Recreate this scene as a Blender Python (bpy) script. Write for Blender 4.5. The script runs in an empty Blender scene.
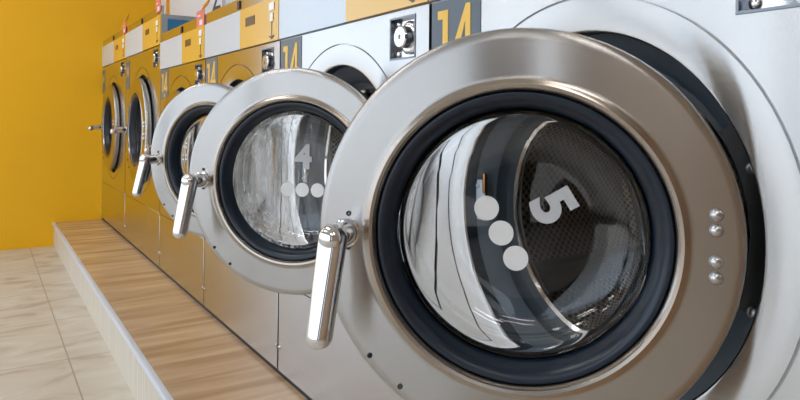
import bpy, bmesh, math, random
from mathutils import Vector, Matrix
random.seed(4)
PI = math.pi
S = .75
sc = bpy.context.scene
COL = sc.collection

# ------------------------------------------------------------------ helpers
def link(o, parent=None):
    COL.objects.link(o)
    if parent is not None:
        o.parent = parent
    return o

def finish(bm, name, smooth=40):
    bmesh.ops.recalc_face_normals(bm, faces=bm.faces[:])
    me = bpy.data.meshes.new(name)
    bm.to_mesh(me); bm.free()
    if smooth:
        for p in me.polygons: p.use_smooth = True
        me.set_sharp_from_angle(angle=math.radians(smooth))
    return me

def obj(name, me, mats, parent=None, loc=(0, 0, 0), rot=(0, 0, 0)):
    o = bpy.data.objects.new(name, me)
    if not isinstance(mats, (list, tuple)): mats = [mats]
    if len(me.materials) == 0:
        for m in mats: me.materials.append(m)
    o.location = loc; o.rotation_euler = rot
    return link(o, parent)

def tag(o, label=None, cat=None, group=None, kind=None):
    if label: o['label'] = label
    if cat: o['category'] = cat
    if group: o['group'] = group
    if kind: o['kind'] = kind
    return o

def empty(name, loc, rz=0):
    o = bpy.data.objects.new(name, None)
    o.empty_display_size = .05
    o.location = loc; o.rotation_euler = (0, 0, rz)
    return link(o)

def add_box(bm, x0, x1, y0, y1, z0, z1, bev=0, seg=2, mat=0):
    r = bmesh.ops.create_cube(bm, size=1)
    vs = r['verts']
    for v in vs:
        v.co = Vector(((x0+x1)/2+v.co.x*(x1-x0), (y0+y1)/2+v.co.y*(y1-y0), (z0+z1)/2+v.co.z*(z1-z0)))
    fs = set(f for v in vs for f in v.link_faces)
    for f in fs: f.material_index = mat
    if bev > 0:
        es = list(set(e for v in vs for e in v.link_edges))
        bmesh.ops.bevel(bm, geom=es, offset=bev, segments=seg, affect='EDGES', profile=.5)
    return vs

def box_me(name, *a, **k):
    bm = bmesh.new(); add_box(bm, *a, **k); return finish(bm, name)

def lathe(bm, prof, n=96, cx=0, cz=0, cy=0, closed=False, uv=False, mat=0):
    """revolve (radius, y) points about the Y axis"""
    uvl = bm.loops.layers.uv.verify() if uv else None
    rings = []
    for r, y in prof:
        if r < 1e-6:
            rings.append([bm.verts.new((cx, cy+y, cz))])
        else:
            rings.append([bm.verts.new((cx+r*math.cos(2*PI*i/n), cy+y, cz+r*math.sin(2*PI*i/n))) for i in range(n)])
    arc = [0]
    for a, b in zip(prof, prof[1:]): arc.append(arc[-1]+math.hypot(b[0]-a[0], b[1]-a[1]))
    m = len(rings)
    for k in range(m if closed else m-1):
        A, B = rings[k], rings[(k+1) % m]
        for i in range(n):
            j = (i+1) % n
            if len(A) == 1 and len(B) == 1: continue
            if len(A) == 1: f = bm.faces.new((A[0], B[i], B[j]))
            elif len(B) == 1: f = bm.faces.new((A[i], A[j], B[0]))
            else: f = bm.faces.new((A[i], A[j], B[j], B[i]))
            f.material_index = mat
            if uv:
                for lp in f.loops:
                    v = lp.vert
                    w = arc[k] if v in A else arc[min(k+1, m-1)]
                    ii = i if (v == A[i % len(A)] or v == B[i % len(B)]) else i+1
                    lp[uvl].uv = (ii/n*2*PI*uv, w)
    return rings

def tube(bm, pts, r, n=12, mat=0):
    """capped swept tube through points"""
    rings = []
    up = Vector((0, 0, 1))
    P = [Vector(p) for p in pts]
    for i, p in enumerate(P):
        d = (P[min(i+1, len(P)-1)]-P[max(i-1, 0)]).normalized()
        a = d.cross(up)
        if a.length < 1e-3: a = d.cross(Vector((0, 1, 0)))
        a.normalize(); b = d.cross(a)
        rr = r[i] if isinstance(r, (list, tuple)) else r
        rings.append([bm.verts.new(p+rr*(a*math.cos(2*PI*k/n)+b*math.sin(2*PI*k/n))) for k in range(n)])
    for A, B in zip(rings, rings[1:]):
        for k in range(n):
            f = bm.faces.new((A[k], A[(k+1) % n], B[(k+1) % n], B[k])); f.material_index = mat
    for R in (rings[0], rings[-1]):
        f = bm.faces.new(R); f.material_index = mat

def text_me(body, size, depth, weight=0.0, sx=1.0):
    cu = bpy.data.curves.new('lettering', 'FONT')
    cu.body = body; cu.size = size; cu.extrude = depth; cu.offset = weight
    cu.align_x = 'CENTER'; cu.align_y = 'CENTER'
    cu.resolution_u = 6
    o = bpy.data.objects.new('lettering_tmp', cu); COL.objects.link(o)
    dg = bpy.context.evaluated_depsgraph_get()
    me = bpy.data.meshes.new_from_object(o.evaluated_get(dg))
    bpy.data.objects.remove(o)
    me.transform(Matrix.Rotation(PI/2, 4, 'X'))   # stand it up, facing -Y
    me.transform(Matrix.Diagonal((sx, 1, 1, 1)))
    xs = [v.co.x for v in me.vertices]; zs = [v.co.z for v in me.vertices]
    me.transform(Matrix.Translation((-(min(xs)+max(xs))/2, 0, -(min(zs)+max(zs))/2)))
    return me

# ------------------------------------------------------------------ materials
def lin(c):
    return tuple(((x/255)/12.92 if x/255 <= .04045 else (((x/255)+.055)/1.055)**2.4) for x in c)+(1,)

def mat(name, col=(200, 200, 200), rough=.5, metal=0, **k):
    m = bpy.data.materials.new(name); m.use_nodes = True
    b = m.node_tree.nodes['Principled BSDF']
    b.inputs['Base Color'].default_value = lin(col)
    b.inputs['Roughness'].default_value = rough
    b.inputs['Metallic'].default_value = metal
    for kk, v in k.items(): b.inputs[kk.replace('_', ' ')].default_value = v
    return m

def N(m, t, **k):
    n = m.node_tree.nodes.new(t)
    for a, v in k.items(): setattr(n, a, v)
    return n
def L(m, a, b): m.node_tree.links.new(a, b)

def brushed(name, col, rough, aniso, stretch=(2, 2, 300), bump=.02, tint=.04, tangent=(0, 0, 1)):
    m = mat(name, col, rough, 1)
    b = m.node_tree.nodes['Principled BSDF']
    tc = N(m, 'ShaderNodeTexCoord'); mp = N(m, 'ShaderNodeMapping')
    mp.inputs['Scale'].default_value = stretch
    L(m, tc.outputs['Object'], mp.inputs['Vector'])
    nz = N(m, 'ShaderNodeTexNoise'); nz.inputs['Scale'].default_value = 1.0; nz.inputs['Detail'].default_value = 4
    L(m, mp.outputs[0], nz.inputs['Vector'])
    mr = N(m, 'ShaderNodeMapRange')
    mr.inputs['To Min'].default_value = rough*.8; mr.inputs['To Max'].default_value = rough*1.25
    L(m, nz.outputs['Fac'], mr.inputs['Value']); L(m, mr.outputs[0], b.inputs['Roughness'])
    mx = N(m, 'ShaderNodeMixRGB', blend_type='MULTIPLY'); mx.inputs['Fac'].default_value = 1
    mx.inputs['Color1'].default_value = lin(col)
    r2 = N(m, 'ShaderNodeMapRange'); r2.inputs['From Min'].default_value = .3; r2.inputs['From Max'].default_value = .7
    r2.inputs['To Min'].default_value = 1-tint*2; r2.inputs['To Max'].default_value = 1
    L(m, nz.outputs['Fac'], r2.inputs['Value']); L(m, r2.outputs[0], mx.inputs['Color2'])
    L(m, mx.outputs[0], b.inputs['Base Color'])
    b.inputs['Anisotropic'].default_value = aniso
    vt = N(m, 'ShaderNodeVectorTransform', vector_type='VECTOR', convert_from='OBJECT', convert_to='WORLD')
    vt.inputs[0].default_value = tangent
    L(m, vt.outputs[0], b.inputs['Tangent'])
    bp = N(m, 'ShaderNodeBump'); bp.inputs['Strength'].default_value = bump; bp.inputs['Distance'].default_value = .001
    L(m, nz.outputs['Fac'], bp.inputs['Height']); L(m, bp.outputs[0], b.inputs['Normal'])
    return m

M = {}
M['cabinet'] = brushed('cabinet_steel', (203, 204, 205), .235, .97, (3, 3, 500), .003, .015)
M['door_steel'] = brushed('door_steel', (182, 180, 178), .235, .97, (5, 5, 1100), .006, .018)
M['bead'] = mat('polished_bead', (176, 166, 156), .2, 1)
M['chrome'] = mat('chrome', (225, 225, 228), .06, 1)
M['satin'] = mat('satin_steel', (200, 200, 202), .22, 1)
M['dark_metal'] = mat('dark_metal', (52, 55, 58), .35, 1)
M['lock_metal'] = mat('lock_box_metal', (128, 132, 138), .3, 1)
M['rubber'] = mat('door_gasket_rubber', (20, 34, 50), .3)
M['mouth'] = mat('painted_port_ring', (36, 54, 68), .45)
b = M['mouth'].node_tree.nodes['Principled BSDF']
tc = N(M['mouth'], 'ShaderNodeTexCoord'); nz = N(M['mouth'], 'ShaderNodeTexNoise'); nz.inputs['Scale'].default_value = 900
bp = N(M['mouth'], 'ShaderNodeBump'); bp.inputs['Strength'].default_value = .5; bp.inputs['Distance'].default_value = .0006
L(M['mouth'], tc.outputs['Object'], nz.inputs['Vector']); L(M['mouth'], nz.outputs['Fac'], bp.inputs['Height']); L(M['mouth'], bp.outputs[0], b.inputs['Normal'])
M['fin'] = mat('drum_fin_steel', (58, 62, 68), .4, 1)
M['bronze'] = mat('bronze_spring', (170, 120, 70), .3, 1)
M['grey_metal'] = mat('bolt_metal', (150, 152, 156), .3, 1)
M['black'] = mat('black_plastic', (18, 19, 21), .4)
M['gap'] = mat('dark_seal', (30, 32, 34), .6)
M['panel_white'] = mat('panel_white', (208, 222, 238), .2, IOR=1.7)
M['panel_yellow'] = mat('panel_yellow', (232, 184, 78), .2, IOR=1.8)
M['plate'] = mat('number_plate_grey', (92, 104, 116), .35)
M['digit'] = mat('digit_yellow', (240, 196, 84), .4)
M['window_slot'] = mat('display_window', (92, 74, 60), .2)
M['decal'] = mat('white_decal', (250, 252, 254), .5)
M['decal_grey'] = mat('pale_grey_decal', (206, 209, 214), .5)
M['tag_pink'] = mat('tag_coral', (232, 120, 96), .5)
M['tag_orange'] = mat('tag_orange', (240, 160, 40), .5)
M['paper'] = mat('paper_white', (232, 234, 238), .6)
M['ink'] = mat('printed_ink', (74, 80, 92), .6)
M['blue'] = mat('blue_side_panel', (48, 128, 176), .4)
M['frame_grey'] = mat('frame_grey', (170, 172, 178), .4, .3)
M['glass'] = mat('bowl_glass', (252, 253, 254), 0, 0, IOR=1.47)
M['glass'].node_tree.nodes['Principled BSDF'].inputs['Transmission Weight'].default_value = 1

def streaked_glass():
    m = mat('white_streaked_glass', (252, 253, 254), 0, 0, IOR=1.47)
    b = m.node_tree.nodes['Principled BSDF']; b.inputs['Transmission Weight'].default_value = 1
    out = m.node_tree.nodes['Material Output']
    tc = N(m, 'ShaderNodeTexCoord'); mp = N(m, 'ShaderNodeMapping'); mp.inputs['Scale'].default_value = (60, 60, 5)
    nz = N(m, 'ShaderNodeTexNoise'); nz.inputs['Scale'].default_value = 1.4; nz.inputs['Detail'].default_value = 7; nz.inputs['Roughness'].default_value = .7
    L(m, tc.outputs['Object'], mp.inputs[0]); L(m, mp.outputs[0], nz.inputs['Vector'])
    sp = N(m, 'ShaderNodeSeparateXYZ'); L(m, tc.outputs['Object'], sp.inputs[0])
    gr = N(m, 'ShaderNodeMapRange')       # white streaks grow denser towards the handle side of the bowl
    gr.inputs['From Min'].default_value = -.14; gr.inputs['From Max'].default_value = .05
    gr.inputs['To Min'].default_value = .16; gr.inputs['To Max'].default_value = -.12
    L(m, sp.outputs['X'], gr.inputs['Value'])
    ad = N(m, 'ShaderNodeMath', operation='ADD'); L(m, nz.outputs['Fac'], ad.inputs[0]); L(m, gr.outputs[0], ad.inputs[1])
    cr = N(m, 'ShaderNodeMapRange'); cr.inputs['From Min'].default_value = .48; cr.inputs['From Max'].default_value = .72
    cr.inputs['To Max'].default_value = .75
    L(m, ad.outputs[0], cr.inputs['Value'])
    df = N(m, 'ShaderNodeBsdfDiffuse'); df.inputs[0].default_value = lin((232, 236, 238))
    mx = N(m, 'ShaderNodeMixShader'); L(m, cr.outputs[0], mx.inputs[0]); L(m, b.outputs[0], mx.inputs[1]); L(m, df.outputs[0], mx.inputs[2])
    L(m, mx.outputs[0], out.inputs['Surface'])
    return m
M['glass_streak'] = streaked_glass()

def perforated():
    m = mat('perforated_drum_steel', (120, 112, 104), .35, 1)
    b = m.node_tree.nodes['Principled BSDF']
    uv = N(m, 'ShaderNodeUVMap'); mp = N(m, 'ShaderNodeMapping')
    mp.inputs['Rotation'].default_value = (0, 0, PI/4)
    L(m, uv.outputs[0], mp.inputs[0])
    v = N(m, 'ShaderNodeTexVoronoi', voronoi_dimensions='2D'); v.inputs['Scale'].default_value = 74; v.inputs['Randomness'].default_value = 0
    L(m, mp.outputs[0], v.inputs['Vector'])
    r = N(m, 'ShaderNodeMapRange'); r.inputs['From Min'].default_value = .34; r.inputs['From Max'].default_value = .40
    L(m, v.outputs['Distance'], r.inputs['Value'])
    mx = N(m, 'ShaderNodeMixRGB'); mx.inputs['Color1'].default_value = (.004, .004, .004, 1); mx.inputs['Color2'].default_value = lin((158, 150, 142))
    L(m, r.outputs[0], mx.inputs['Fac']); L(m, mx.outputs[0], b.inputs['Base Color']); L(m, r.outputs[0], b.inputs['Metallic'])
    return m
M['drum'] = perforated()

def painted_wall(name, col):
    m = mat(name, col, .55)
    b = m.node_tree.nodes['Principled BSDF']
    tc = N(m, 'ShaderNodeTexCoord'); nz = N(m, 'ShaderNodeTexNoise'); nz.inputs['Scale'].default_value = 1.4; nz.inputs['Detail'].default_value = 3
    L(m, tc.outputs['Object'], nz.inputs['Vector'])
    mx = N(m, 'ShaderNodeMixRGB', blend_type='MULTIPLY'); mx.inputs['Fac'].default_value = 1; mx.inputs['Color1'].default_value = lin(col)
    r = N(m, 'ShaderNodeMapRange'); r.inputs['To Min'].default_value = .93; r.inputs['To Max'].default_value = 1.04
    L(m, nz.outputs['Fac'], r.inputs['Value']); L(m, r.outputs[0], mx.inputs['Color2']); L(m, mx.outputs[0], b.inputs['Base Color'])
    n2 = N(m, 'ShaderNodeTexNoise'); n2.inputs['Scale'].default_value = 140
    bp = N(m, 'ShaderNodeBump'); bp.inputs['Strength'].default_value = .15; bp.inputs['Distance'].default_value = .001
    L(m, tc.outputs['Object'], n2.inputs['Vector']); L(m, n2.outputs['Fac'], bp.inputs['Height']); L(m, bp.outputs[0], b.inputs['Normal'])
    return m
M['yellow_wall'] = painted_wall('yellow_wall_paint', (250, 188, 0))
M['white_wall'] = painted_wall('white_wall_paint', (222, 226, 232))
M['brown_wall'] = painted_wall('brown_wall_paint', (182, 156, 130))
M['pillar'] = painted_wall('dark_pillar_paint', (74, 66, 62))
M['ceiling'] = painted_wall('ceiling_paint', (224, 222, 218))

def stone_floor():
    m = mat('beige_stone_tiles', (200, 186, 166), .42)
    b = m.node_tree.nodes['Principled BSDF']
    tc = N(m, 'ShaderNodeTexCoord')
    # cloudy veins
    mp = N(m, 'ShaderNodeMapping'); mp.inputs['Scale'].default_value = (2.2, 1.0, 1); L(m, tc.outputs['Object'], mp.inputs[0])
    nz = N(m, 'ShaderNodeTexNoise'); nz.inputs['Scale'].default_value = 3.2; nz.inputs['Detail'].default_value = 8; nz.inputs['Distortion'].default_value = 1.2
    L(m, mp.outputs[0], nz.inputs['Vector'])
    cr = N(m, 'ShaderNodeValToRGB'); e = cr.color_ramp.elements
    e[0].position = .32; e[0].color = lin((178, 164, 148)); e[1].position = .72; e[1].color = lin((214, 208, 196))
    x = e.new(.45); x.color = lin((202, 192, 176))
    L(m, nz.outputs['Fac'], cr.inputs[0])
    # joints: rows every .52 m across, .558 m along
    sp = N(m, 'ShaderNodeSeparateXYZ'); L(m, tc.outputs['Object'], sp.inputs[0])
    def joint(sock, off, pitch):
        a = N(m, 'ShaderNodeMath', operation='SUBTRACT'); L(m, sock, a.inputs[0]); a.inputs[1].default_value = off
        d = N(m, 'ShaderNodeMath', operation='PINGPONG'); L(m, a.outputs[0], d.inputs[0]); d.inputs[1].default_value = pitch/2
        c = N(m, 'ShaderNodeMath', operation='LESS_THAN'); L(m, d.outputs[0], c.inputs[0]); c.inputs[1].default_value = .0026
        return c
    ja = joint(sp.outputs['X'], -2.79, .558); jb = joint(sp.outputs['Y'], -.465, .558)
    mxx = N(m, 'ShaderNodeMath', operation='MAXIMUM'); L(m, ja.outputs[0], mxx.inputs[0]); L(m, jb.outputs[0], mxx.inputs[1])
    mx = N(m, 'ShaderNodeMixRGB'); mx.inputs['Color2'].default_value = lin((168, 152, 136))
    L(m, mxx.outputs[0], mx.inputs['Fac']); L(m, cr.outputs[0], mx.inputs['Color1']); L(m, mx.outputs[0], b.inputs['Base Color'])
    iv = N(m, 'ShaderNodeMath', operation='SUBTRACT'); iv.inputs[0].default_value = 1; L(m, mxx.outputs[0], iv.inputs[1])
    bp = N(m, 'ShaderNodeBump'); bp.inputs['Strength'].default_value = .4; bp.inputs['Distance'].default_value = .001
    L(m, iv.outputs[0], bp.inputs['Height']); L(m, bp.outputs[0], b.inputs['Normal'])
    return m
M['floor'] = stone_floor()

def grain(name, c0, c1, scale, rough, c2=None):
    m = mat(name, c0, rough)
    b = m.node_tree.nodes['Principled BSDF']
    tc = N(m, 'ShaderNodeTexCoord'); mp = N(m, 'ShaderNodeMapping'); mp.inputs['Scale'].default_value = scale
    L(m, tc.outputs['Object'], mp.inputs[0])
    nz = N(m, 'ShaderNodeTexNoise'); nz.inputs['Scale'].default_value = 1; nz.inputs['Detail'].default_value = 7; nz.inputs['Distortion'].default_value = .5
    L(m, mp.outputs[0], nz.inputs['Vector'])
    cr = N(m, 'ShaderNodeValToRGB'); e = cr.color_ramp.elements
    e[0].position = .34; e[0].color = lin(c0); e[1].position = .66; e[1].color = lin(c1)
    L(m, nz.outputs['Fac'], cr.inputs[0]); L(m, cr.outputs[0], b.inputs['Base Color'])
    return m
M['step_top'] = grain('wood_look_step_tile', (178, 142, 108), (212, 182, 148), (16, 1.6, 4), .22)
M['riser'] = grain('pale_wood_riser', (206, 196, 180), (224, 217, 204), (60, 60, 2), .4)
M['nosing'] = mat('pale_nosing', (216, 222, 232), .35)

# ------------------------------------------------------------------ room (metres, z = 0 floor; machines' fronts on y = 0)
ZP = .17
XW = -7.02*S
YB = .5*S
def struct(name, me, m, loc=(0, 0, 0)):
    return tag(obj(name, me, m, None, loc), kind='structure')
def sbox(name, m, *a, **k):
    return struct(name, box_me(name, *a, **k), m)
XR, YF, ZC = 3.2, -3.4, 2.75
YE = -1.30   # where the yellow wall ends at a window
sbox('floor', M['floor'], XW-.15, XR+.15, YF-.15, 1.4, -.1, 0)
sbox('ceiling', M['ceiling'], XW-.15, XR+.15, YF-.15, 1.4, ZC, ZC+.1)
bm = bmesh.new()
add_box(bm, XW-.15, XW, YE, 1.4, 0, ZC)
add_box(bm, XW-.15, XW, YF, YE, 2.5, ZC)
struct('wall_left', finish(bm, 'wall_left'), M['yellow_wall'])
bm = bmesh.new()
add_box(bm, XW, XR, YB, 1.15, ZP+(1.0317+.79)*S, ZC)
add_box(bm, XW, XR, 1.15, 1.4, 0, ZC)
struct('wall_back', finish(bm, 'wall_back'), M['white_wall'])
sbox('trim_3', M['pillar'], 1.75, 2.35, YF-.15, YF+.12, 0, ZC)
sbox('wall_right', M['brown_wall'], XR, XR+.15, YF, 1.4, 0, ZC)
bm = bmesh.new()
add_box(bm, 2.95, XR, YF-.15, YF, 0, ZC)
add_box(bm, 2.35, 2.95, YF-.15, YF, 2.5, ZC)
add_box(bm, XW-.15, 1.75, YF-.15, YF, 2.5, ZC)
struct('wall_front', finish(bm, 'wall_front'), M['brown_wall'])
# shopfront glazing behind the camera and round the corner on the left
def pane_mat():
    m = bpy.data.materials.new('shopfront_glass'); m.use_nodes = True
    nt = m.node_tree; nt.nodes.remove(nt.nodes['Principled BSDF']); out = nt.nodes['Material Output']
    t = N(m, 'ShaderNodeBsdfTransparent'); g = N(m, 'ShaderNodeBsdfGlossy'); g.inputs['Roughness'].default_value = 0
    lw = N(m, 'ShaderNodeLayerWeight'); pw = N(m, 'ShaderNodeMath', operation='POWER'); pw.inputs[1].default_value = 5
    L(m, lw.outputs['Facing'], pw.inputs[0])
    f = N(m, 'ShaderNodeMath', operation='MULTIPLY_ADD'); f.inputs[1].default_value = .5; f.inputs[2].default_value = .04
    L(m, pw.outputs[0], f.inputs[0]); x = N(m, 'ShaderNodeMixShader')
    L(m, f.outputs[0], x.inputs[0]); L(m, t.outputs[0], x.inputs[1]); L(m, g.outputs[0], x.inputs[2]); L(m, x.outputs[0], out.inputs[0])
    return m
M['pane'] = pane_mat()
M['mullion'] = mat('mullion_grey', (120, 122, 124), .4, .6)
for i, (a, c) in enumerate(((XW, -3.6), (-3.6, -2.05), (-2.05, -.6), (-.6, 1.75), (2.35, 2.95))):
    bm = bmesh.new()
    for bx in ((a, a+.03), (c-.03, c)): add_box(bm, bx[0], bx[1], YF-.1, YF-.04, .05, 2.5)
    add_box(bm, a+.03, c-.03, YF-.1, YF-.04, .05, .11); add_box(bm, a+.03, c-.03, YF-.1, YF-.04, 2.45, 2.5)
    w = struct('window_%d' % (i+1), finish(bm, 'window'), M['mullion'])
    obj('pane', box_me('pane', a+.03, c-.03, YF-.075, YF-.065, .11, 2.45), M['pane'], w)
bm = bmesh.new()
for by in ((YF, YF+.06), (YE-.06, YE)): add_box(bm, XW-.1, XW-.04, by[0], by[1], .05, 2.5)
add_box(bm, XW-.1, XW-.04, YF+.06, YE-.06, .05, .11); add_box(bm, XW-.1, XW-.04, YF+.06, YE-.06, 2.45, 2.5)
w = struct('window_6', finish(bm, 'window'), M['mullion'])
obj('pane', box_me('pane', XW-.075, XW-.065, YF+.06, YE-.06, .11, 2.45), M['pane'], w)
sbox('trim_1', M['mullion'], XW-.12, 2.95, YF-.12, YF-.02, 0, .05)
sbox('trim_2', M['mullion'], XW-.12, XW-.02, YF, YE, 0, .05)

# raised platform the machines stand on
YS = -.43*S
pl = empty('machine_platform', (0, 0, 0))
tag(pl, kind='structure'); pl.name = 'floor_platform'
obj('tread', box_me('tread', XW, XR, YS+.012, 1.15, ZP-.02, ZP), M['step_top'], pl)
obj('riser', box_me('riser', XW, XR, YS+.006, YS+.03, 0, ZP-.02), M['riser'], pl)
bm = bmesh.new(); add_box(bm, XW, XR, YS-.004, YS+.016, ZP-.018, ZP+.0015, .003)
obj('nosing', finish(bm, 'nosing'), M['nosing'], pl)

# unseen ceiling lights, added as fill to brighten the room
M['lamp'] = bpy.data.materials.new('fill_lamp_diffuser'); M['lamp'].use_nodes = True
b = M['lamp'].node_tree.nodes['Principled BSDF']
b.inputs['Emission Color'].default_value = (1, .985, .97, 1); b.inputs['Emission Strength'].default_value = 10
M['fill_lamp_frame'] = mat('fill_lamp_frame', (210, 210, 208), .5)
for i, (x, y) in enumerate(((-3.9, -1.2), (-1.4, -1.2), (1.5, -1.2), (-3.9, -2.4), (-1.4, -2.4), (1.5, -2.4))):
    t = empty('fill_ceiling_light', (x, y, ZC))
    tag(t, 'added ceiling fill light %s, %s' % (('nearest the yellow wall', 'over the middle of the aisle', 'farthest from the yellow wall')[i % 3], ('on the machine side', 'on the window side')[i // 3]), 'ceiling light', 'added fill lights above the aisle')
    obj('housing', box_me('housing', -.62, .62, -.1, .1, -.05, 0, .006), M['fill_lamp_frame'], t)
    obj('diffuser', box_me('diffuser', -.6, .6, -.08, .08, -.058, -.05), M['lamp'], t)

# ------------------------------------------------------------------ washing machines
ME = {}
def cached(key, fn):
    if key not in ME: ME[key] = fn()
    return ME[key]

def square_ring(bm, cx, cz, r, x0, x1, z0, z1, y, n=96, inner=None):
    """flat front between a circle and a rectangle"""
    A = inner; B = []
    for i in range(n):
        c, s = math.cos(2*PI*i/n), math.sin(2*PI*i/n)
        tx = ((x1 if c > 0 else x0)-cx)/c if abs(c) > 1e-9 else 1e9
        tz = ((z1 if s > 0 else z0)-cz)/s if abs(s) > 1e-9 else 1e9
        t = min(tx, tz)
        B.append([c*t+cx, s*t+cz])
    # pull the nearest samples onto the corners
    for X in (x0, x1):
        for Z in (z0, z1):
            k = min(range(n), key=lambda i: (B[i][0]-X)**2+(B[i][1]-Z)**2)
            B[k] = [X, Z]
    Bv = [bm.verts.new((p[0], y, p[1])) for p in B]
    for i in range(n):
        j = (i+1) % n
        bm.faces.new((A[i], A[j], Bv[j], Bv[i]))
    return Bv

DEPTH = .74
def cabinet_me(W, Hs, zseam, Hp, Ht, cz, Ro, Rg, cxo):
    """body with porthole opening, groove ring; front above the lower panel seam"""
    bm = bmesh.new(); g = .005; n = 96
    x0, x1 = -W/2+g, W/2-g
    R = lathe(bm, [(Ro, .12), (Ro, .004), (Ro+.002, .001), (Ro+.005, 0), (Rg-.0019, 0), (Rg-.0016, .006), (Rg+.0016, .006), (Rg+.0019, 0)], n, cxo, cz)
    B = square_ring(bm, cxo, cz, Rg, x0, x1, zseam+.001, Hp-.004, 0, n, R[-1])
    C = [bm.verts.new((v.co.x, .018, v.co.z)) for v in B]
    for i in range(n):
        j = (i+1) % n; bm.faces.new((B[i], B[j], C[j], C[i]))
    return finish(bm, 'front_panel', 30)

def cut(me, *b):
    """cut a rectangular recess opening into a mesh"""
    o = bpy.data.objects.new('cut_a', me); COL.objects.link(o)
    k = bpy.data.objects.new('cut_b', box_me('cut_b', *b)); COL.objects.link(k)
    md = o.modifiers.new('b', 'BOOLEAN'); md.operation = 'DIFFERENCE'; md.solver = 'EXACT'; md.object = k
    dg = bpy.context.evaluated_depsgraph_get()
    m2 = bpy.data.meshes.new_from_object(o.evaluated_get(dg))
    bpy.data.objects.remove(o); bpy.data.objects.remove(k)
    m2.set_sharp_from_angle(angle=math.radians(30))
    return m2

def shell_me(W, Ht, Ro, cz, cxo, side_from=None):
    bm = bmesh.new(); g = .0045; n = 96
    x0, x1 = -W/2+g, W/2-g
    R = [bm.verts.new((cxo+(Ro+.004)*math.cos(2*PI*i/n), .0185, cz+(Ro+.004)*math.sin(2*PI*i/n))) for i in range(n)]
    B = square_ring(bm, cxo, cz, Ro, x0, x1, .012, Ht, .0185, n, R)
    C = [bm.verts.new((v.co.x, DEPTH, v.co.z)) for v in B]
    for i in range(n):
        j = (i+1) % n; bm.faces.new((B[i], B[j], C[j], C[i]))
    bm.faces.new(C)
    return finish(bm, 'cabinet', 30)

def door_ring_me():
    bm = bmesh.new()
    lathe(bm, [(.181, .034), (.1835, .008), (.1850, .002), (.188, -.0025), (.192, -.0035), (.196, -.0022), (.1995, -.0004), (.204, 0),
               (.248, 0), (.2555, .0008), (.2605, .0035), (.2630, .008), (.2636, .014), (.2636, .034), (.261, .040), (.25, .044), (.185, .044)], 128, closed=True)
    me = finish(bm, 'door', 25)
    me.materials.append(M['door_steel']); me.materials.append(M['bead'])
    for p in me.polygons:
        r = math.hypot(p.center.x, p.center.z)
        if r < .2005 and p.center.y < .03: p.material_index = 1
    return me

def gasket_me():
    bm = bmesh.new()
    lathe(bm, [(.1840, .030), (.1838, .0085), (.1820, .0050), (.1775, .0045), (.1725, .0070), (.1670, .0170), (.1640, .0300), (.1622, .0340), (.1640, .048), (.183, .048)], 128, closed=True)
    return finish(bm, 'gasket', 35)

def bowl_me():
    bm = bmesh.new()
    lathe(bm, [(.1632, .038), (.1615, .0335), (.1590, .0325), (.1565, .0345), (.1550, .041), (.1525, .054), (.147, .069), (.136, .081), (.119, .0890), (.09, .0925), (.05, .0935), (0, .0938)], 128)
    lathe(bm, [(.1632, .038), (.1632, .050), (.1600, .062), (.153, .078), (.141, .0905), (.122, .0975), (.09, .0995), (.05, .0985), (0, .0980)], 128)
    bmesh.ops.remove_doubles(bm, verts=bm.verts[:], dist=1e-5)
    return finish(bm, 'glass_bowl', 50)

def handle_me():
    """origin on the boss axis at the door face; lever hangs down and leans outwards"""
    bm = bmesh.new()
    lathe(bm, [(0, .002), (.0190, .002), (.0190, -.004), (.0165, -.006), (.0158, -.040), (.014, -.052), (0, -.052)], 40)
    b2 = bmesh.new()
    Lh = .117; w0, w1 = .0172, .0150; out = []
    for k in range(17):
        a = PI*k/16; out.append((w0*math.cos(a), w0*math.sin(a)))
    for k in range(17):
        a = PI+PI*k/16; out.append((w1*math.cos(a), -Lh+w1*math.sin(a)))
    def ring(f, y, dz=0):
        return [b2.verts.new((x*f, y, (z if z > -.05 else z) + dz*(1 if z > -.05 else -1)*0)) for x, z in out]
    def inset(d, y):
        vs = []
        for i, (x, z) in enumerate(out):
            cz = 0 if i < 17 else -Lh
            v = Vector((x, 0, z-cz)); v = v*(1-d/v.length)
            vs.append(b2.verts.new((v.x, y, v.z+cz)))
        return vs
    R = [inset(.003, .010), inset(.0008, .0085), inset(0, .006), inset(0, -.005), inset(.0010, -.0078), inset(.0030, -.0100), inset(.0060, -.0122), inset(.0095, -.0136), inset(.0130, -.0142)]
    n = len(out)
    for A, B in zip(R, R[1:]):
        for k in range(n): b2.faces.new((A[k], A[(k+1) % n], B[(k+1) % n], B[k]))
    b2.faces.new(R[0]); b2.faces.new(R[-1])
    # rounded knuckle over the boss
    lathe(b2, [(.0160, -.006), (.0150, -.0115), (.012, -.0155), (.006, -.0180), (0, -.0188)], 32)
    tilt = Matrix.Translation((0, -.054, .002)) @ Matrix.Rotation(math.radians(-14), 4, 'X') @ Matrix.Rotation(math.radians(3.2), 4, 'Y')
    b2.transform(tilt)
    me2 = bpy.data.meshes.new('lever'); b2.to_mesh(me2); b2.free(); bm.from_mesh(me2); bpy.data.meshes.remove(me2)
    return finish(bm, 'handle', 38)

def dome_me(r, h, name):
    bm = bmesh.new()
    lathe(bm, [(r, .001), (r, -.001)]+[(r*math.cos(a), -.001-h*math.sin(a)) for a in (.3, .6, .9, 1.2)]+[(0, -.001-h)], 20)
    return finish(bm, name)
def screw_me(r):
    bm = bmesh.new()
    lathe(bm, [(r, .001), (r, -.0012), (r*.8, -.002), (r*.45, -.002), (r*.42, .0002), (0, .0002)], 16)
    return finish(bm, 'screw', 20)

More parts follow.
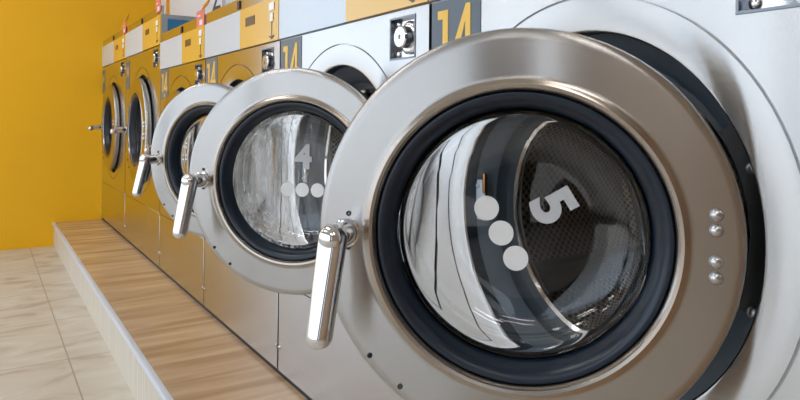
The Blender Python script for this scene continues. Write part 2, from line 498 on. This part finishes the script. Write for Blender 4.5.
def drum_me(r, y0, y1, rm):
    bm = bmesh.new()
    # curled mouth, rear plate, wall
    lathe(bm, [(rm+.012, y0-.004), (rm+.003, y0-.010), (rm-.003, y0-.006), (rm-.004, y0+.002), (rm+.002, y0+.012), (rm+.02, y0+.02), (r, y0+.035)], 96, mat=1)
    lathe(bm, [(r, y0+.035), (r, y1-.02), (r-.02, y1)], 96, uv=r)
    uvl = bm.loops.layers.uv.verify()
    R = lathe(bm, [(r-.02, y1), (.05, y1+.01), (0, y1+.01)], 96)
    for ring in R:
        for v in ring:
            for lp in v.link_loops:
                if lp.face.calc_center_median().y > y1: lp[uvl].uv = (v.co.x, v.co.z)
    me = finish(bm, 'drum', 40)
    me.materials.append(M['drum']); me.materials.append(M['chrome'])
    return me

def port_me(Ro, rm, y1):
    bm = bmesh.new()
    lathe(bm, [(Ro-.0005, .004), (Ro-.001, .028), (Ro-.012, .034), (rm+.030, .046), (rm+.024, .052), (rm+.020, y1-.012), (rm+.010, y1)], 96)
    return finish(bm, 'port_ring', 30)

def panel_me(W, Hp, Ht):
    g = .003
    xs = -W/2+.55*W
    bm = bmesh.new()
    add_box(bm, -W/2+g, xs, -.006, .018, Hp, Ht, 0, mat=0)
    add_box(bm, xs, W/2-g, -.006, .018, Hp, Ht, 0, mat=1)
    me = finish(bm, 'control_panel', 30)
    return me

def glyph_me(polys, y=.0006):
    bm = bmesh.new()
    for poly in polys:
        A = [bm.verts.new((x, -y, z)) for x, z in poly]; B = [bm.verts.new((x, y, z)) for x, z in poly]
        bm.faces.new(A); bm.faces.new(B)
        for i in range(len(poly)):
            j = (i+1) % len(poly); bm.faces.new((A[i], A[j], B[j], B[i]))
    return finish(bm, 'digits', 0)
ONE = [[(.022, .9835), (.055, .9835), (.055, .893), (.038, .893), (.038, .967), (.022, .967)]]
FOUR = [[(.109, .988), (.1225, .988), (.1225, .917), (.108, .917), (.108, .956), (.0925, .917), (.0740, .917)],
        [(.068, .917), (.133, .917), (.133, .902), (.068, .902)], [(.108, .902), (.1225, .902), (.1225, .893), (.108, .893)]]
def cardshape_me():
    bm = bmesh.new()
    add_box(bm, -.0012, .0012, -.03, .03, -.045, .05, .0005, 1)
    return finish(bm, 'card')

def make_machine(x0, W, big, label, theta, dcen, doorscale=1.0, digits=None, streak=False, decal_rot=0, slotx=0, detail=True, opening=True):
    t = empty('washing_machine', (x0+W/2, 0, ZP))
    tag(t, label, 'washing machine', 'row of steel washing machines')
    if big: Hp, Ht, Hs, cz, Ro, Rg = (1.0317+.485)*S, (1.0317+.682)*S, (1.0317+.745)*S, (1.0317-.105)*S, .311, .352
    else: Hp, Ht, Hs, cz, Ro, Rg = (1.0317+.3126)*S, (1.0317+.4908)*S, (1.0317+.552)*S, (1.0317-.1972)*S, .2791, .3319
    cxo = -.0084 if not big else 0
    zs = .284
    K = 'big' if big else 'small'
    obj('cabinet', cached('shell'+K, lambda: shell_me(W, Ht+.002, Ro, cz, cxo)), M['cabinet'], t)
    obj('front_panel', cached('front'+K, lambda: cut(cabinet_me(W, Hs, zs, Hp, Ht, cz, Ro, Rg, cxo), .868*W-W/2-.050, .868*W-W/2+.050, -.02, .03, Hp-.0625-.046, Hp-.0625+.046)), M['cabinet'], t)
    obj('lower_panel', cached('low'+K, lambda: box_me('lower_panel', -W/2+.005, W/2-.005, 0, .018, .014, zs-.001, .001, 1)), M['cabinet'], t)
    obj('plinth', cached('pl'+K, lambda: box_me('plinth', -W/2, W/2, .004, .10, 0, .0135)), M['gap'], t)
    obj('control_panel', cached('cp'+K, lambda: panel_me(W, Hp, Ht)), [M['panel_white'], M['panel_yellow']], t)
    ts = obj('top_rail', cached('ts'+K, lambda: box_me('top_rail', -W/2+.002, W/2-.002, .0, .012, Ht+.001, Hs, .001, 1)), M['cabinet'], t)
    obj('catch', cached('catch', lambda: box_me('catch', -.0125, .0125, -.004, .002, -.014, .014, .001, 1)), M['black'], ts, (W*.015 if not big else 0, 0, (Ht+Hs)/2))
    # opening, drum
    rm = .2175 if not big else .24
    ym = .088
    pr = obj('port_ring', cached('port'+K, lambda: port_me(Ro, rm, ym)), M['mouth'], t, (cxo, 0, cz))
    dr = obj('drum', cached('drum'+K, lambda: drum_me(.30 if not big else .33, ym, .60, rm)), [M['drum'], M['chrome']], t, (cxo, 0, cz))
    if detail:
        def fin():
            bm = bmesh.new()
            r = .296
            prof = [(-.035, 0), (-.012, -.045), (0, -.05), (.012, -.045), (.035, 0)]
            A = []
            for y in (.13, .58):
                A.append([bm.verts.new((r+pz*1.0, y, px)) for px, pz in prof])
            for i in range(4): bm.faces.new((A[0][i], A[0][i+1], A[1][i+1], A[1][i]))
            bm.faces.new(A[0]); bm.faces.new(A[1])
            return finish(bm, 'drum_fin', 50)
        for a in (95, 215, 335):
            f = obj('drum_fin', cached('fin', fin), M['fin'], dr, (0, 0, 0), (0, math.radians(-a), 0))
        for sx, sz in ((.634, .7178), (.6367, .5446)):
            obj('bolt', cached('bolt', lambda: dome_me(.0075, .006, 'bolt')), M['grey_metal'], pr, (sx-W/2-cxo-.003, .0265, sz+ZP-ZP-cz))
        def hp():
            bm = bmesh.new(); a0, a1 = math.radians(-19), math.radians(33); K = 24
            Q = []
            for k in range(K+1):
                a = a0+(a1-a0)*k/K; c, s_ = math.cos(a), math.sin(a)
                Q.append([bm.verts.new((r*c, y, r*s_)) for r, y in ((.2772, .040), (.2772, .026), (.247, .030), (.247, .044))])
            for A, B in zip(Q, Q[1:]):
                for i in range(4): bm.faces.new((A[i], A[(i+1) % 4], B[(i+1) % 4], B[i]))
            bm.faces.new(Q[0]); bm.faces.new(Q[-1])
            return finish(bm, 'hinge_plate', 40)
        obj('hinge_plate', cached('hplate', hp), M['black'], pr)
        # latch bracket inside the opening on the handle side
        bm = bmesh.new(); add_box(bm, -.012, .014, -.002, .002, -.040, .040, .001, 1)
        for z in (-.028, .028): lathe(bm, [(0, -.007), (.003, -.0065), (.005, -.004), (.005, 0)], 12, -.004, z)
        def brk():
            return finish(bm, 'latch_plate')
        lp = obj('latch_plate', cached('brk', brk), M['panel_white'], pr, (-.265, .031, .0))
        obj('latch_bolt', cached('lbolt', lambda: box_me('latch_bolt', -.007, .007, -.012, .0, -.012, .012, .002)), M['chrome'], lp, (.024, 0, -.005))
        obj('latch_spring', cached('lspr', lambda: box_me('latch_spring', -.004, .004, -.008, .0, -.02, .02, .002)), M['bronze'], lp, (.018, 0, .034))
    # number plate and coin lock
    if not (big):
        np_ = obj('number_plate', cached('np', lambda: box_me('number_plate', 0, .150, -.0012, .002, .862, 1.003, .0004, 1)), M['plate'], t, (-W/2+.006, 0, 0))
        np_['label'] = 'grey number plate with yellow digits 14'
        obj('digits', cached('dg14', lambda: glyph_me(ONE+FOUR)), M['digit'], np_, (0, -.0018, 0))
        obj('digits', cached('dgk', lambda: text_me('kg', .026, .0006, .0008, .9)), M['digit'], np_, (.082, -.0016, .876))
    else:
        np_ = obj('number_plate', cached('npb', lambda: box_me('number_plate', 0, .12, -.0012, .002, .94, 1.11, .0004, 1)), M['plate'], t, (-W/2+.006, 0, 0))
        obj('digits', cached('dgb', lambda: text_me('14', .088, .0006, .0022, .75)), M['digit'], np_, (.062, -.0016, 1.045))
    lk = (Hp-.0625)
    def lockbox():
        bm = bmesh.new()
        w, h = .0495, .0455; f = .0035
        for z0, z1 in ((h-f, h), (-h, -h+f)): add_box(bm, -w, w, -.0008, .0165, z0, z1)
        for x0_, x1_ in ((-w, -w+f), (w-f, w)): add_box(bm, x0_, x1_, -.0008, .0165, -h+f, h-f)
        return finish(bm, 'lock_box')
    lb = obj('lock_box', cached('lockbox', lockbox), M['lock_metal'], t, (.868*W-W/2, -.0005, lk))
    obj('back_plate', cached('lbp', lambda: box_me('back_plate', -.047, .047, .0150, .0165, -.043, .043)), M['chrome'], lb)
    def knob():
        bm = bmesh.new()
        lathe(bm, [(.036, .0), (.036, -.004), (.032, -.007), (.028, -.008), (.0235, -.008), (.0235, -.026), (.0210, -.029), (.005, -.029), (.0045, -.026), (0, -.026)], 40)
        return finish(bm, 'lock_barrel', 30)
    obj('lock_barrel', cached('knob', knob), M['chrome'], lb, (.010, .0155, 0))
    for sx, sz in ((-.034, .033), (-.034, -.033)):
        obj('rivet', cached('rv2', lambda: dome_me(.008, .006, 'rivet')), M['chrome'], lb, (sx, .0155, sz))
    # prints on the yellow half of the panel
    zc_ = (Hp+Ht)/2
    dw = obj('display_window', cached('dw', lambda: box_me('display_window', -.043, .043, -.0015, .001, -.0145, .0145)), M['window_slot'], t, (.53*W*1.285-W/2, -.0062, zc_+.0+.018))
    def arrow():
        bm = bmesh.new()
        add_box(bm, -.002, .002, -.0012, 0, -.040, .035)
        vs = [bm.verts.new(p) for p in ((-.024, -.0012, -.032), (.024, -.0012, -.032), (0, -.0012, -.044))]
        ws = [bm.verts.new((v.co.x, 0, v.co.z)) for v in vs]
        bm.faces.new(vs); bm.faces.new(ws)
        for i in range(3): bm.faces.new((vs[i], vs[(i+1) % 3], ws[(i+1) % 3], ws[i]))
        return finish(bm, 'arrow_print')
    obj('arrow_print', cached('arr', arrow), M['window_slot'], t, (.93*W-W/2, -.0062, zc_-.018))
    def cupprint():
        bm = bmesh.new()
        add_box(bm, -.020, .020, -.0010, 0, .016, .040); add_box(bm, -.012, .012, -.0010, 0, -.018, .008)
        return finish(bm, 'soap_print')
    obj('soap_print', cached('cup', cupprint), M['decal'], t, (.93*W-W/2, -.0076, zc_+.012))
    # small screws beside the seams
    for sx in (-W/2+.014, W/2-.012):
        obj('screw', cached('sc4', lambda: dome_me(.005, .003, 'screw')), M['satin'], t, (sx, 0, .085))
    # ---- door
    a = theta
    d = obj('door', cached('door', door_ring_me), [M['door_steel'], M['bead']], t, (dcen[0]-(x0+W/2), dcen[1], cz), (0, 0, a))
    d.scale = (doorscale,)*3
    obj('gasket', cached('gask', gasket_me), M['rubber'], d)
    gme = cached('bowl', bowl_me)
    if streak: gme = gme.copy(); gme.materials.clear()
    obj('glass_bowl', gme, M['glass_streak'] if streak else M['glass'], d)
    obj('handle', cached('handle', handle_me), M['chrome'], d, (-.2235, 0, -.003), (0, 0 if theta else -PI/2, 0))['label'] = 'chrome pull handle'
    for u, w_ in ((-.2205, .022), (-.2205, -.0225), (-.190, -.1625), (-.149, -.199)):
        obj('screw', cached('sc3', lambda: screw_me(.0034)), M['dark_metal'], d, (u, 0, w_))
    for w_ in (.0387, .0203, -.0160, -.0350):
        obj('rivet', cached('rv', lambda: dome_me(.0078, .0055, 'rivet')), M['satin'], d, (.2268, 0, w_))
    if digits:
        def disc():
            bm = bmesh.new(); lathe(bm, [(0, -.0004), (.0172, -.0004), (.0172, .0004), (0, .0004)], 40); return finish(bm, 'dot_sticker', 30)
        c, s = math.cos(decal_rot), math.sin(decal_rot)
        yb = .0912
        for u in (-.045, -.0055, .034):
            w_ = -.029
            obj('dot_sticker', cached('disc', disc), M['decal'], d, (u*c-w_*s, yb-.0002, u*s+w_*c))
        u, w_ = -.004, .052
        o = obj('number_sticker', text_me(digits, .078, .0004, .0035, 1.05), M['decal_grey'], d, (u*c-w_*s, yb, u*s+w_*c), (0, -decal_rot, 0))
        o['label'] = 'pale grey numeral %s on the glass' % digits
    return t, d, Hs, Ht, cz

x6 = -1.4014*S; W = 1.0346*S; WB = 1.265*S
x3 = x6-3*W
specs = [
    (x6, W, False, 'nearest steel washing machine, its wide open door showing the numeral 5 in the glass', .7697, (-.7894*S, -.2543*S), '5', False, math.radians(-59)),
    (x6-W, W, False, 'bright steel washing machine second from the camera, open door with numeral 4 in the glass', .7597, (-1.8494*S, -.2071*S), '4', True, 0),
    (x6-2*W, W, False, 'third machine from the camera, door half open with only dark glass showing', .533, (-2.9165*S, -.1566*S), None, False, 0),
    (x3, W, False, 'shorter machine right beside the taller pair, door shut behind the open doors', 0, (x3+W/2-.0084, -.034), None, False, 0),
    (x3-WB, WB, True, 'taller machine with a blue side panel, door shut', 0, (x3-WB/2, -.034), None, False, 0),
    (x3-2*WB, WB, True, 'tall machine in the corner against the yellow wall', 0, (x3-1.5*WB, -.034), None, False, 0),
]
roots = []
for x0, w, big, lab, th, dc, dg, stk, rot in specs:
    roots.append(make_machine(x0, w, big, lab, th, dc, 1.11 if big else 1.0, dg, stk, rot, detail=not big))

# side of the tall machine seen above its shorter neighbour
t, d, Hs, Ht, cz = roots[4]
sd = obj('side_panel', box_me('side_panel', WB/2-.004, WB/2-.001, .03, .70, .8, Ht-.018), M['blue'], t)
sd['label'] = 'blue side panel'
bm = bmesh.new()
add_box(bm, WB/2-.006, WB/2+.0, .002, .03, .8, Ht+.004)
add_box(bm, WB/2-.006, WB/2+.0, .03, .70, Ht-.018, Ht+.004)
obj('side_frame', finish(bm, 'side_frame'), M['frame_grey'], t)

# coral hang cards standing on the rails at the machine joints
def card(x, z, lab):
    t = empty('hang_card', (x, -.004, z)); tag(t, lab, 'card', 'coral cards on the machine tops')
    def c():
        bm = bmesh.new(); add_box(bm, -.055, .055, -.0012, .0012, -.034, .034, .0004, 1); return finish(bm, 'card')
    def p():
        bm = bmesh.new(); add_box(bm, -.01, .03, -.0020, -.0012, -.027, -.006); add_box(bm, -.035, .0, -.0020, -.0012, .010, .016); return finish(bm, 'print')
    def h():
        bm = bmesh.new(); tube(bm, [(.02, 0, .030), (.06, 0, .045), (.10, 0, .052), (.15, 0, .07)], [.004, .007, .006, .003], 8); return finish(bm, 'hook')
    obj('card', cached('hc', c), M['tag_pink'], t)
    obj('print', cached('hcw', p), M['paper'], t)
    obj('hook', cached('hch', h), M['tag_orange'], t)
card(x6-2*W-.065, roots[3][2]+ZP-.012, 'coral card with an orange hook beside the poster')
card(x3-.055, roots[4][2]+ZP+.005, 'coral card at the edge of the tall machine with the blue side')
card(x3-WB-.05, roots[5][2]+ZP-.002, 'coral card farthest left, between the two tall machines')

# poster on the bulkhead behind the machines
px0, px1, pz0, pz1 = -5.22, -3.54, 1.55, 2.35
t = empty('poster', ((px0+px1)/2, YB-.002, pz0)); tag(t, 'white wall poster with orange stripe and dark lettering above the machines', 'poster')
hw = (px1-px0)/2
obj('sheet', box_me('sheet', -hw, hw, -.008, 0, 0, pz1-pz0), M['paper'], t)
obj('border', box_me('border', hw-.012, hw, -.011, -.008, 0, pz1-pz0), M['frame_grey'], t)
bm = bmesh.new(); add_box(bm, -4.87-(px0+px1)/2, -4.77-(px0+px1)/2, -.0095, -.008, .02, pz1-pz0-.05)
obj('stripe', finish(bm, 'stripe'), M['tag_orange'], t)
me = text_me('W', .2, .0006, .004)
obj('lettering', me, M['ink'], t, (hw-.15, -.0088, .075), (0, math.radians(70), 0))

# ------------------------------------------------------------------ world: bright overcast day outside
wd = bpy.data.worlds.new('overcast'); sc.world = wd; wd.use_nodes = True
nt = wd.node_tree; bg = nt.nodes['Background']
tc = nt.nodes.new('ShaderNodeTexCoord'); sp = nt.nodes.new('ShaderNodeSeparateXYZ'); cr = nt.nodes.new('ShaderNodeValToRGB')
mr = nt.nodes.new('ShaderNodeMapRange'); mr.inputs['From Min'].default_value = -1; mr.inputs['From Max'].default_value = 1
nt.links.new(tc.outputs['Generated'], sp.inputs[0]); nt.links.new(sp.outputs['Z'], mr.inputs['Value']); nt.links.new(mr.outputs[0], cr.inputs[0])
e = cr.color_ramp.elements
e[0].position = 0; e[0].color = (.55, .54, .52, 1); e[1].position = 1; e[1].color = (.72, .88, 1.08, 1)
x = e.new(.47); x.color = (.66, .66, .66, 1); x = e.new(.52); x.color = (.82, .93, 1.05, 1)
nt.links.new(cr.outputs[0], bg.inputs['Color']); bg.inputs['Strength'].default_value = 1.5

# ------------------------------------------------------------------ camera
f, phi, pit, rol, cy = 644.7359, .5739, 0, .0088, 118.3184
cam = bpy.data.cameras.new('camera'); co = bpy.data.objects.new('camera', cam); COL.objects.link(co)
cam.sensor_width = 36; cam.sensor_fit = 'HORIZONTAL'; cam.lens = f*36/800
cam.shift_y = -(200-cy)/800; cam.clip_start = .02
dv = Vector((-math.cos(phi), math.sin(phi), 0)); rt = Vector((math.sin(phi), math.cos(phi), 0)); up = rt.cross(dv)
c, s = math.cos(rol), math.sin(rol)
Rv = c*rt+s*up; Uv = -s*rt+c*up
m = Matrix((Rv, Uv, -dv)).transposed().to_4x4()
m.translation = Vector((0, -S, ZP+1.0317*S))
co.matrix_world = m
sc.camera = co
sc.view_settings.view_transform = 'Standard'; sc.view_settings.look = 'None'
sc.view_settings.exposure = .5; sc.view_settings.gamma = 1
